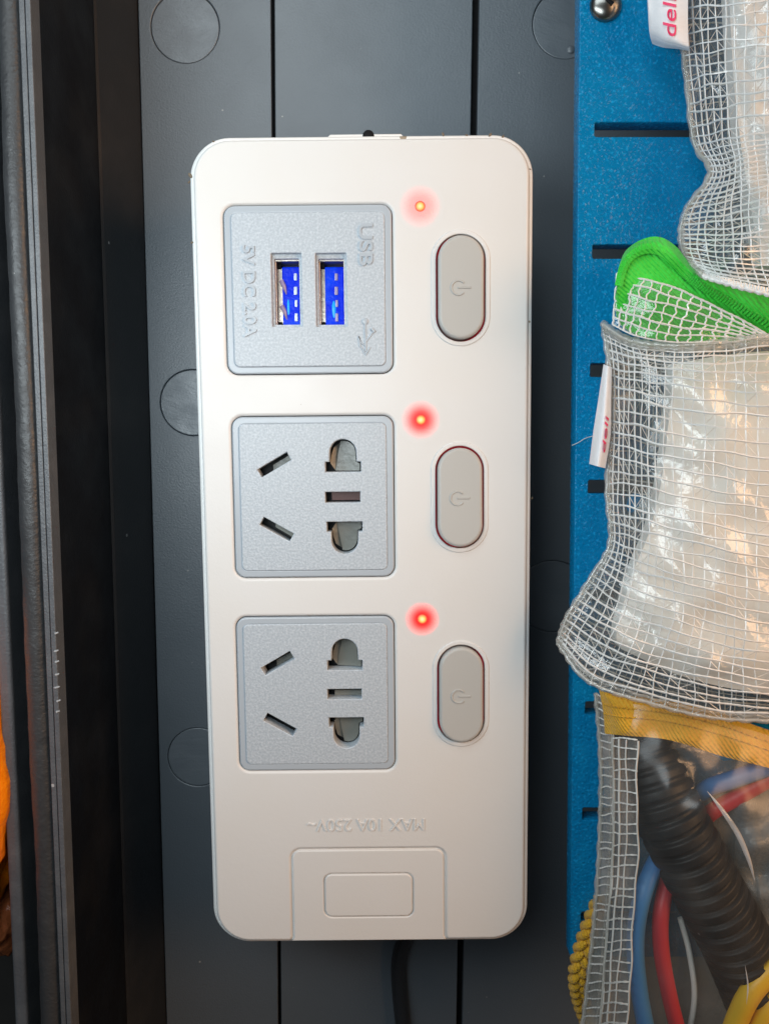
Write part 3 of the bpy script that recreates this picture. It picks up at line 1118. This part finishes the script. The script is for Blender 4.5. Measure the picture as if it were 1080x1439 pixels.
# ---- upper pouch
oA = at1(1020, 180, 310)
pA = thing("mesh_pouch", "upper clear mesh pouch with white side tag, at the top of the blue panel", "mesh pouch", oA, group="mesh zip pouches on the blue panel")
za = (322, 372, 410, 430, 440)
rowsA = [zrow(r, z) for r, z in (
    ([(948, -150), (1000, -155), (1060, -160), (1140, -165), (1280, -170)], za),
    ([(950, -60), (1000, -65), (1060, -70), (1140, -75), (1280, -80)], za),
    ([(954, 30), (1000, 24), (1060, 18), (1140, 12), (1280, 5)], za),
    ([(964, 118), (1004, 110), (1060, 102), (1140, 96), (1280, 90)], za),
    ([(974, 200), (1010, 194), (1060, 184), (1140, 176), (1280, 170)], za),
    ([(996, 243), (1022, 240), (1062, 228), (1140, 220), (1280, 214)], (352, 388, 415, 432, 440)),
    ([(964, 292), (1012, 283), (1065, 268), (1140, 260), (1280, 252)], (345, 395, 425, 435, 440)),
    ([(955, 330), (1010, 330), (1068, 326), (1140, 320), (1280, 310)], (350, 405, 432, 440, 440)),
    ([(962, 362), (1014, 372), (1070, 376), (1140, 376), (1280, 372)], (372, 415, 436, 442, 440)),
    ([(986, 388), (1030, 401), (1082, 414), (1150, 428), (1280, 445)], (402, 425, 438, 444, 440)),
)]
NA = Net(rowsA, 7, 3)
rowsAb = [[(x - 4 if j else x, y + 3, max(306 + 2 * j, z - (4 if j == 0 else 100))) for j, (x, y, z) in enumerate(r)] for r in rowsA]
NAb = Net(rowsAb, 5, 4)
add("front_film", local(NA.sheet(60, 110), "front_film", oA), M['film'], pA, angle=180)
add("back_film", local(NAb.sheet(40, 60), "back_film", oA), M['filmback'], pA, angle=180)
add("front_threads", local(threads(NA, 19, 50, 11, 1.1, .8, slack=.10, diag=.5), "front_threads", oA), M['thread'], pA, kind="stuff")
add("back_threads", local(threads(NAb, 18, 36, 12, 1.0, .8, diag=.7, lift=0), "back_threads", oA), M['thread2'], pA, kind="stuff")
edge_hem(NA, oA, pA, M['hem'], 'u0', 3.6)
edge_hem(NA, oA, pA, M['thread'], 'v1', 3.2, name="bottom_seam")
# stitch ridge along the bottom seam
mb = MB()
for i in range(40):
    u = .01 + i / 40 * .75
    P = NA.pos(np.array([u, u + .012]), np.array([.992, .972]), 3)
    mb.tube(P, 1.5, 5)
add("seam_stitches", local(mb, "seam_stitches", oA), M['thread'], pA, kind="stuff")
# packet inside the upper pouch
oP = at1(1090, 120, 330)
NP = Net([zrow(r, z) for r, z in (
    ([(1016, -140), (1060, -140), (1120, -140), (1270, -140)], (352, 362, 368, 370)),
    ([(1024, 0), (1064, 0), (1120, 0), (1270, 0)], (352, 362, 368, 370)),
    ([(1030, 110), (1068, 110), (1120, 110), (1270, 110)], (352, 364, 370, 372)),
    ([(1040, 200), (1076, 200), (1120, 200), (1270, 200)], (356, 366, 372, 374)),
    ([(1054, 290), (1084, 290), (1130, 290), (1270, 290)], (366, 374, 380, 380)),
    ([(1070, 372), (1095, 374), (1140, 376), (1270, 378)], (384, 390, 392, 390)),
)], 6, 9)
tag(add("wrapped_packet", local(NP.slab(24, 40, 22), "wrapped_packet", oP), M['fold2'], None, oP, angle=50),
    "white wrapped packet inside the upper mesh pouch behind the pink-lettered tag", "packet", "packets in the mesh pouches")


def ribbon(name, net, thick, o, parent):
    me = local(net.slab(14, 26, thick), name, o)
    return add(name, hfix(me), M['tagc'], parent, angle=40)


NT = Net([zrow(r, z) for r, z in (
    ([(907, -40), (925, -42), (945, -44), (968, -46)], (352, 360, 366, 368)),
    ([(910, 0), (926, 0), (945, -2), (966, -4)], (350, 360, 366, 366)),
    ([(912, 35), (928, 38), (947, 40), (966, 42)], (346, 358, 365, 364)),
    ([(914, 50), (930, 55), (950, 59), (967, 64)], (340, 354, 362, 362)),
    ([(917, 60), (932, 65), (952, 67), (969, 70)], (328, 340, 350, 356)),
)], 1.5, 21)
tg = ribbon("brand_tag", NT, 3, oA, pA)


def print_on(net, name, body, length, height, cx, cy, rot, o, parent, z):
    """lettering laid on a ribbon: flat print shapes 0.5 unit proud"""
    me = text_mesh(name, body, length, height, 0, 1, rot=rot, center=(0, 0), weight=.4, italic=.15)
    n = len(me.vertices)
    a = np.empty(n * 3, 'f')
    me.vertices.foreach_get('co', a)
    a = a.reshape(-1, 3) / S
    zz = z(cx + a[:, 0], cy - a[:, 1]) + np.where(a[:, 2] > .5, 1.4, 0)
    P = at(cx + a[:, 0], cy - a[:, 1], zz) - np.array(o)
    me.vertices.foreach_set('co', (P * S).astype('f').ravel())
    me.update()
    return add(name, me, M['pink'], parent, angle=None)


def net_z(net):
    U, V = np.meshgrid(np.linspace(0, 1, 40), np.linspace(0, 1, 60))
    Q = net.px(U, V).reshape(-1, 3)

    def f(x, y):
        d = (Q[None, :, 0] - np.asarray(x)[:, None]) ** 2 + (Q[None, :, 1] - np.asarray(y)[:, None]) ** 2
        idx = np.argsort(d, 1)[:, :4]
        return Q[idx, 2].max(1)
    return f


print_on(NT, "tag_lettering", "deli", 58, 19, 940, 22, math.pi / 2, oA, tg, net_z(NT))

# ---- middle pouch with the green zip
oB = at1(940, 720, 310)
pB = thing("mesh_pouch", "middle clear mesh pouch with green zip tape, bulging over the blue panel", "mesh pouch", oB, group="mesh zip pouches on the blue panel")
zb = (330, 372, 405, 424, 432, 436)
rowsB = [zrow(r, z) for r, z in (
    ([(846, 455), (885, 478), (940, 485), (1010, 481), (1090, 472), (1260, 462)], (330, 368, 392, 405, 412, 416)),
    ([(855, 520), (890, 525), (940, 533), (1010, 538), (1090, 541), (1260, 545)], zb),
    ([(856, 600), (890, 607), (940, 618), (1010, 628), (1090, 636), (1260, 645)], zb),
    ([(852, 690), (890, 695), (940, 706), (1010, 720), (1090, 732), (1260, 745)], zb),
    ([(856, 762), (890, 774), (940, 790), (1010, 806), (1090, 820), (1260, 835)], (336, 376, 410, 430, 438, 440)),
    ([(829, 812), (878, 842), (940, 863), (1010, 882), (1090, 897), (1260, 912)], (334, 378, 412, 432, 440, 442)),
    ([(795, 868), (852, 905), (920, 930), (1000, 950), (1090, 964), (1260, 975)], (332, 376, 410, 432, 440, 442)),
    ([(783, 905), (826, 957), (905, 986), (1000, 1008), (1090, 1013), (1260, 1018)], (330, 366, 396, 415, 425, 430)),
)]
NB = Net(rowsB, 5, 5)
rowsBb = [[(x, y, max(306 + 2 * j, z - (5 if j == 0 else 100))) for j, (x, y, z) in enumerate(r)] for r in rowsB]
NBb = Net(rowsBb, 5, 6)
add("front_film", local(NB.sheet(90, 110), "front_film", oB), M['film'], pB, angle=180)
add("back_film", local(NBb.sheet(40, 60), "back_film", oB), M['filmback'], pB, angle=180)
add("front_threads", local(threads(NB, 25, 38, 31, 1.15, .8, diag=.5), "front_threads", oB), M['thread'], pB, kind="stuff")
add("back_threads", local(threads(NBb, 26, 34, 32, 1.0, .85, diag=.9, lift=0), "back_threads", oB), M['thread2'], pB, kind="stuff")
edge_hem(NB, oB, pB, M['hem'], 'u0', 3.4)
edge_hem(NB, oB, pB, M['hem'], 'v1', 3.4, name="bottom_seam")
edge_hem(NB, oB, pB, M['hem'], 'v0', 5.0, name="top_seam")
# mesh band over the zip
zz_ = (372, 392, 402, 408, 412)
NU = Net([zrow(r, z) for r, z in (
    ([(866, 384), (916, 394), (972, 414), (1030, 443), (1095, 480)], zz_),
    ([(864, 408), (908, 420), (965, 436), (1025, 456), (1095, 482)], zz_),
    ([(862, 434), (900, 448), (955, 460), (1020, 468), (1095, 484)], zz_),
    ([(860, 456), (894, 472), (950, 481), (1020, 480), (1095, 486)], zz_),
)], 2.5, 7)
add("band_film", local(NU.sheet(40, 16), "band_film", oB), M['film'], pB, angle=180)
add("band_threads", local(threads(NU, 17, 7, 41, 1.1, 1.0), "band_threads", oB), M['thread'], pB, kind="stuff")
# green zip: lower tape, rolled upper tape, coil
coil = [(868, 402), (874, 378), (886, 360), (908, 351), (930, 356), (948, 372), (966, 390), (1000, 412), (1045, 437), (1100, 470)]
top = [(866, 396), (873, 366), (884, 347), (908, 334), (930, 334), (950, 347), (968, 368), (1000, 388), (1045, 402), (1100, 425)]
low = [(864, 420), (866, 440), (872, 455), (890, 468), (912, 474), (938, 478), (962, 480), (1000, 482), (1045, 482), (1100, 488)]
mid = [((a[0] + b[0]) / 2, (a[1] + b[1]) / 2) for a, b in zip(coil, low)]
NG = Net([[(x, y, 388) for x, y in coil], [(x, y, 386) for x, y in mid], [(x, y, 368) for x, y in low]], 3, 8)
add("zip_tape", hfix(local(NG.slab(60, 24, 4), "zip_tape", oB)), M['green'], pB, angle=60)
cm = [((a[0] + b[0]) / 2, (a[1] + b[1]) / 2) for a, b in zip(coil, top)]
NG2 = Net([[(x, y, 378) for x, y in top], [(x, y, 393) for x, y in cm], [(x, y, 389) for x, y in coil]], 2, 9)
add("zip_tape", hfix(local(NG2.slab(60, 14, 6), "zip_tape", oB)), M['green'], pB, angle=60)
mb = MB()
cp = catmull(np.array(coil, float), np.linspace(0, 1, 700))
P = at(cp[:, 0], cp[:, 1], np.full(700, 391.0))
for i in range(0, 695, 7):
    d = P[i + 4] - P[i]
    nrm = np.array([-d[1], d[0], 0]) / (np.linalg.norm(d[:2]) + 1e-6)
    mb.tube([P[i] - nrm * 4.5 + (0, 0, 1), P[i] + d * .5 + (0, 0, 3.4), P[i] + d + nrm * 4.5 + (0, 0, 1)], 1.6, 5)
add("zip_coil", local(mb, "zip_coil", oB), M['green'], pB, kind="stuff")
# packet inside the middle pouch
oP = at1(1020, 740, 330)
zp = (366, 386, 396, 400)
NP = Net([zrow(r, z) for r, z in (
    ([(946, 512), (1010, 500), (1100, 492), (1230, 490)], (352, 362, 368, 370)),
    ([(938, 600), (1010, 596), (1100, 590), (1230, 590)], zp),
    ([(926, 690), (1000, 692), (1100, 690), (1230, 690)], zp),
    ([(910, 752), (990, 760), (1100, 762), (1230, 765)], zp),
    ([(888, 806), (970, 822), (1090, 832), (1230, 840)], zp),
    ([(866, 888), (955, 912), (1080, 925), (1230, 930)], (362, 384, 396, 400)),
    ([(872, 912), (958, 950), (1060, 972), (1230, 980)], (354, 372, 384, 390)),
)], 4.5, 10)
tag(add("wrapped_packet", local(NP.slab(36, 50, 26), "wrapped_packet", oP), M['fold'], None, oP, angle=50),
    "large ivory wrapped packet inside the middle mesh pouch under the green zip", "packet", "packets in the mesh pouches")
# side tag, seen almost edge on
NT2 = Net([zrow(r, z) for r, z in (
    ([(848, 512), (853, 514), (859, 516)], (345, 352, 350)),
    ([(841, 560), (849, 562), (858, 564)], (342, 356, 352)),
    ([(834, 605), (845, 608), (857, 612)], (338, 356, 350)),
    ([(828, 652), (838, 655), (850, 658)], (334, 352, 346)),
)], 1.0, 23)
tg = ribbon("brand_tag", NT2, 3, oB, pB)
print_on(NT2, "tag_lettering", "deli", 52, 5, 850, 610, R(84), oB, tg, net_z(NT2))
# stray thread by the tag
mb = MB()
mb.tube(smooth_path([tuple(at1(803, 626, 302)), tuple(at1(812, 622, 306)), tuple(at1(822, 616, 308)), tuple(at1(835, 612, 330))], 14), .5, 4)
add("stray_thread", local(mb, "stray_thread", oB), M['thread2'], pB)

# ---- lower pouch with the yellow zip
oC = at1(950, 1250, 310)
pC = thing("vinyl_pouch", "lower clear vinyl pouch with yellow zip tape, full of cables", "vinyl pouch", oC)
zc = (326, 352, 396, 432, 436, 420)
rowsC = [zrow(r, z) for r, z in (
    ([(836, 975), (858, 985), (895, 990), (960, 1000), (1085, 1035), (1260, 1090)], (330, 350, 368, 380, 384, 380)),
    ([(842, 1045), (860, 1048), (895, 1052), (970, 1060), (1085, 1090), (1260, 1140)], (328, 352, 384, 402, 404, 390)),
    ([(843, 1130), (862, 1130), (895, 1132), (975, 1138), (1085, 1150), (1260, 1180)], zc),
    ([(840, 1210), (860, 1210), (894, 1210), (980, 1212), (1085, 1220), (1260, 1235)], zc),
    ([(834, 1290), (854, 1290), (890, 1290), (980, 1292), (1085, 1296), (1260, 1300)], zc),
    ([(826, 1370), (848, 1370), (884, 1370), (978, 1372), (1085, 1376), (1260, 1380)], zc),
    ([(816, 1450), (842, 1450), (880, 1450), (975, 1452), (1085, 1455), (1260, 1460)], zc),
    ([(802, 1550), (834, 1550), (876, 1550), (975, 1552), (1085, 1555), (1260, 1560)], zc),
)]
NC = Net(rowsC, 2.2, 13)
add("front_film", local(NC.sheet(90, 110), "front_film", oC), M['filmclear'], pC, angle=180)
rowsCb = [[(x, y, z - (6 if j == 0 else (18, 26, 60, 95, 100, 90)[j])) for j, (x, y, z) in enumerate(r)] for r in rowsC]
NCb = Net(rowsCb, 3, 14)
add("back_film", local(NCb.sheet(30, 40), "back_film", oC), M['filmback'], pC, angle=180)
add("mesh_band", local(threads(NC, 4, 34, 51, 1.1, 1.3, u0=.2, u1=.4, v0=.12, dens=.6, slack=.1), "mesh_band", oC), M['thread2'], pC, kind="stuff")
add("hem_threads", local(threads(NC, 2, 46, 52, 1.1, 1.5, u0=.0, u1=.2, dens=.6, slack=.1), "hem_threads", oC), M['thread2'], pC, kind="stuff")
edge_hem(NC, oC, pC, M['hem'], 'u0', 3.2)
n_ = 90
t_ = np.linspace(.02, 1, n_)
mb = MB()
mb.tube(NC.pos(np.full(n_, .2), t_, 1), 2.6, 6)
mb.tube(NC.pos(np.full(n_, .165), t_, 0), 1.6, 6)
add("hem_fold", local(mb, "hem_fold", oC), M['hem'], pC, angle=70)
mb = MB()
add("band_backing", local(NC.sheet(8, 90, .2, .4, .12, 1, lift=-3), "band_backing", oC), M['band'], pC, angle=180)
add("hem_strip", local(NC.sheet(8, 90, 0, .2, lift=-2), "hem_strip", oC), M['hem'], pC, angle=180)
NY = Net([zrow(r, z) for r, z in (
    ([(842, 970), (862, 976), (930, 985), (1005, 1000), (1090, 1030), (1260, 1080)], (345, 356, 366, 374, 378, 376)),
    ([(848, 1002), (872, 1006), (935, 1012), (1010, 1030), (1090, 1056), (1260, 1105)], (350, 366, 376, 384, 388, 384)),
    ([(850, 1031), (880, 1034), (940, 1040), (1015, 1063), (1090, 1082), (1260, 1130)], (350, 370, 380, 388, 392, 388)),
)], 3, 15)
add("zip_tape", hfix(local(NY.slab(70, 16, 4), "zip_tape", oC)), M['yellow'], pC, angle=50)
mb = MB()
u_ = np.linspace(.0, 1, 200)
P = NY.pos(u_, np.full(200, .52), 1)
mb.tube(P, 1.3, 5)
P = NY.pos(u_, np.full(200, .30), 1)
mb.tube(P + np.array([0, .8, 0]) * np.sin(u_ * 400)[:, None], 1.0, 5)
add("tape_stitching", local(mb, "tape_stitching", oC), M['yellow'], pC, kind="stuff")
# whitish tubes on the vinyl, highlight streaks put into their colour
for pts, hgt in (([(993, 1112), (1012, 1136), (1036, 1172), (1052, 1210), (1060, 1240)], 3.4), ([(1046, 1356), (1050, 1385), (1048, 1412)], 1.6)):
    sp_ = catmull(np.array(pts, float), np.linspace(0, 1, 30))
    taper = np.sin(np.linspace(.05, math.pi - .05, 30)) * hgt * (1 if hgt > 3 else .6)
    zc_ = net_z(NC)(sp_[:, 0], sp_[:, 1])
    mb = MB()
    mb.tube(at(sp_[:, 0], sp_[:, 1], zc_ + .5), taper, 10, flat=.8)
    add("highlight_streak", local(mb, "highlight_streak", oC), film_mat("whitish_highlight", haze=.55, hazecol=(.85, .87, .9), wl=30, depth=1, rough=.12) if "whitish_highlight" not in bpy.data.materials else bpy.data.materials["whitish_highlight"], pC, angle=180)

# ---- contents of the lower pouch
def path_px(pts, n):
    c = catmull(np.array(pts, float), np.linspace(0, 1, n))
    return at(c[:, 0], c[:, 1], c[:, 2])


def cable(name, pts, r, material, label, cat, group=None, n=80):
    P = path_px(pts, n)
    o = P[len(P) // 2].copy()
    o[2] = 301
    mb = MB()
    mb.tube(P, r, 16)
    ob = add(name, local(mb, name, o), material, None, o, angle=60)
    return tag(ob, label, cat, group)


P = path_px([(872, 985, 300), (900, 1050, 322), (932, 1130, 352), (962, 1190, 364), (1000, 1262, 366), (1032, 1320, 364), (1060, 1385, 360), (1085, 1450, 352)], 420)
o = P[200].copy()
o[2] = 301
seg = np.linalg.norm(np.diff(P, axis=0), axis=1)
s_ = np.concatenate([[0], np.cumsum(seg)])
ph = (s_ % 19.5) / 19.5
prof = np.clip(np.minimum(ph, 1 - ph) * 5.2 - .45, 0, 1)
prof = prof * prof * (3 - 2 * prof)
mb = MB()
base_r = np.interp(np.linspace(0, 1, 420), [0, .1, .25, 1], [32, 40, 48, 50])
mb.tube(P, base_r - 6 + 6 * prof, 28)
tag(add("corrugated_hose", local(mb, "corrugated_hose", o), M['hose'], None, o, angle=80), "thick black corrugated hose inside the lower vinyl pouch", "hose")
cable("blue_cable", [(912, 1470, 372), (897, 1390, 376), (892, 1320, 378), (903, 1255, 376), (930, 1195, 345), (965, 1140, 308), (990, 1110, 330), (1030, 1095, 352), (1095, 1072, 362)], 11.8, M['bluec'],
      "blue cable bending round the left of the black hose in lower pouch", "cable")
cable("red_cable", [(958, 1470, 372), (940, 1400, 374), (928, 1330, 374), (930, 1270, 366), (950, 1205, 330), (975, 1165, 315), (998, 1142, 344), (1035, 1120, 352), (1095, 1086, 360)], 10.8, M['redc'],
      "red cable between the blue cable and black hose in lower pouch", "cable")
cable("yellow_cable", [(1022, 1470, 398), (1036, 1430, 402), (1056, 1392, 406), (1095, 1350, 400)], 14, M['yelc'], "upper yellow cable crossing the bottom right corner of the lower pouch", "cable", "yellow cables in the lower pouch")
cable("yellow_cable", [(1052, 1490, 396), (1066, 1440, 402), (1085, 1405, 402), (1110, 1380, 396)], 14, M['yelc'], "lower yellow cable tucked into the very corner of the lower pouch", "cable", "yellow cables in the lower pouch")
cable("grey_wire", [(966, 1460, 352), (975, 1400, 356), (968, 1340, 352), (955, 1290, 345)], 4, M['thread2'], "thin grey wire beside the red cable in lower pouch", "wire")
# crumpled liner at the right inside the pouch
NLi = Net([zrow(r, z) for r, z in (
    ([(1000, 1110), (1040, 1105), (1090, 1100), (1250, 1095)], (326, 340, 345, 340)),
    ([(1015, 1180), (1050, 1175), (1090, 1170), (1250, 1165)], (326, 350, 356, 350)),
    ([(1035, 1250), (1060, 1250), (1090, 1250), (1250, 1245)], (330, 352, 358, 350)),
    ([(1060, 1330), (1075, 1330), (1095, 1330), (1250, 1325)], (330, 348, 352, 350)),
)], 12, 17)
M['liner'] = film_mat("frosted_film", haze=.45, hazecol=(.40, .43, .46), wl=8, depth=2.5, rough=.4, f0=.03)
oL = at1(1080, 1220, 320)
tag(add("frosted_bag", local(NLi.slab(40, 50, 6), "frosted_bag", oL), M['liner'], None, oL, angle=180), "crumpled frosted plastic bag right of the black hose", "plastic bag")

# ------------------------------------------------------------------ yellow braided cord
ctr_ = path_px([(846, 1262, 304), (834, 1290, 306), (820, 1328, 308), (811, 1368, 308), (815, 1402, 290), (828, 1440, 270), (846, 1480, 250)], 160)
o = ctr_[80].copy()
o[2] = 250
rt = thing("braided_cord", "yellow braided cord hanging below the corner of the blue panel", "cord", o)
tn = np.gradient(ctr_, axis=0)
tn /= np.linalg.norm(tn, axis=1)[:, None]
sx = np.cross(tn, [0, 0, 1.0])
sx /= np.linalg.norm(sx, axis=1)[:, None]
sy = np.cross(sx, tn)
acc = np.concatenate([[0], np.cumsum(np.linalg.norm(np.diff(ctr_, axis=0), axis=1))])
for k in range(3):
    a = acc / 50 * 2 * math.pi + k * 2 * math.pi / 3
    P = ctr_ + sx * (8.2 * np.sin(a))[:, None] + sy * (5.2 * np.sin(2 * a))[:, None]
    mb = MB()
    mb.tube(P, 6.2, 10)
    add("cord_strand", local(mb, "cord_strand", o), M['cord'], rt, angle=70)

# ------------------------------------------------------------------ bags outside the case
def crumple(name, c, rx, ry, rz_, material, seed, label, cat):
    nu, nv = 70, 90
    P = np.zeros((nv, nu, 3))
    for i in range(nv):
        a = -math.pi / 2 + math.pi * i / (nv - 1)
        for j in range(nu):
            b = 2 * math.pi * j / nu
            d = Vector((math.cos(a) * math.cos(b), math.cos(a) * math.sin(b), math.sin(a)))
            w_ = 1 + .22 * mnoise.noise(d * 2.2 + Vector((seed, 0, 0))) + .13 * abs(mnoise.noise(d * 5 + Vector((0, seed, 0)))) + .05 * mnoise.noise(d * 13)
            P[i, j] = (d.x * rx * w_, d.y * ry * w_, d.z * rz_ * w_ + rz_)
    mb = MB()
    mb.grid(P, close_u=True)
    return tag(add(name, mb.mesh(name), material, None, c, angle=60), label, cat)


a = at1(-8, 1100, 330)
crumple("orange_bag", (a.x - 78, a.y + 10, 60), 95, 235, 215, M['orange'], 3, "bright orange crumpled plastic bag beyond the left edge of the case", "plastic bag")
a = at1(6, 1330, 300)
crumple("brown_bag", (a.x - 62, a.y + 20, -60), 62, 105, 180, M['brown'], 8, "brown crumpled plastic bag below the orange one at the left edge", "plastic bag")
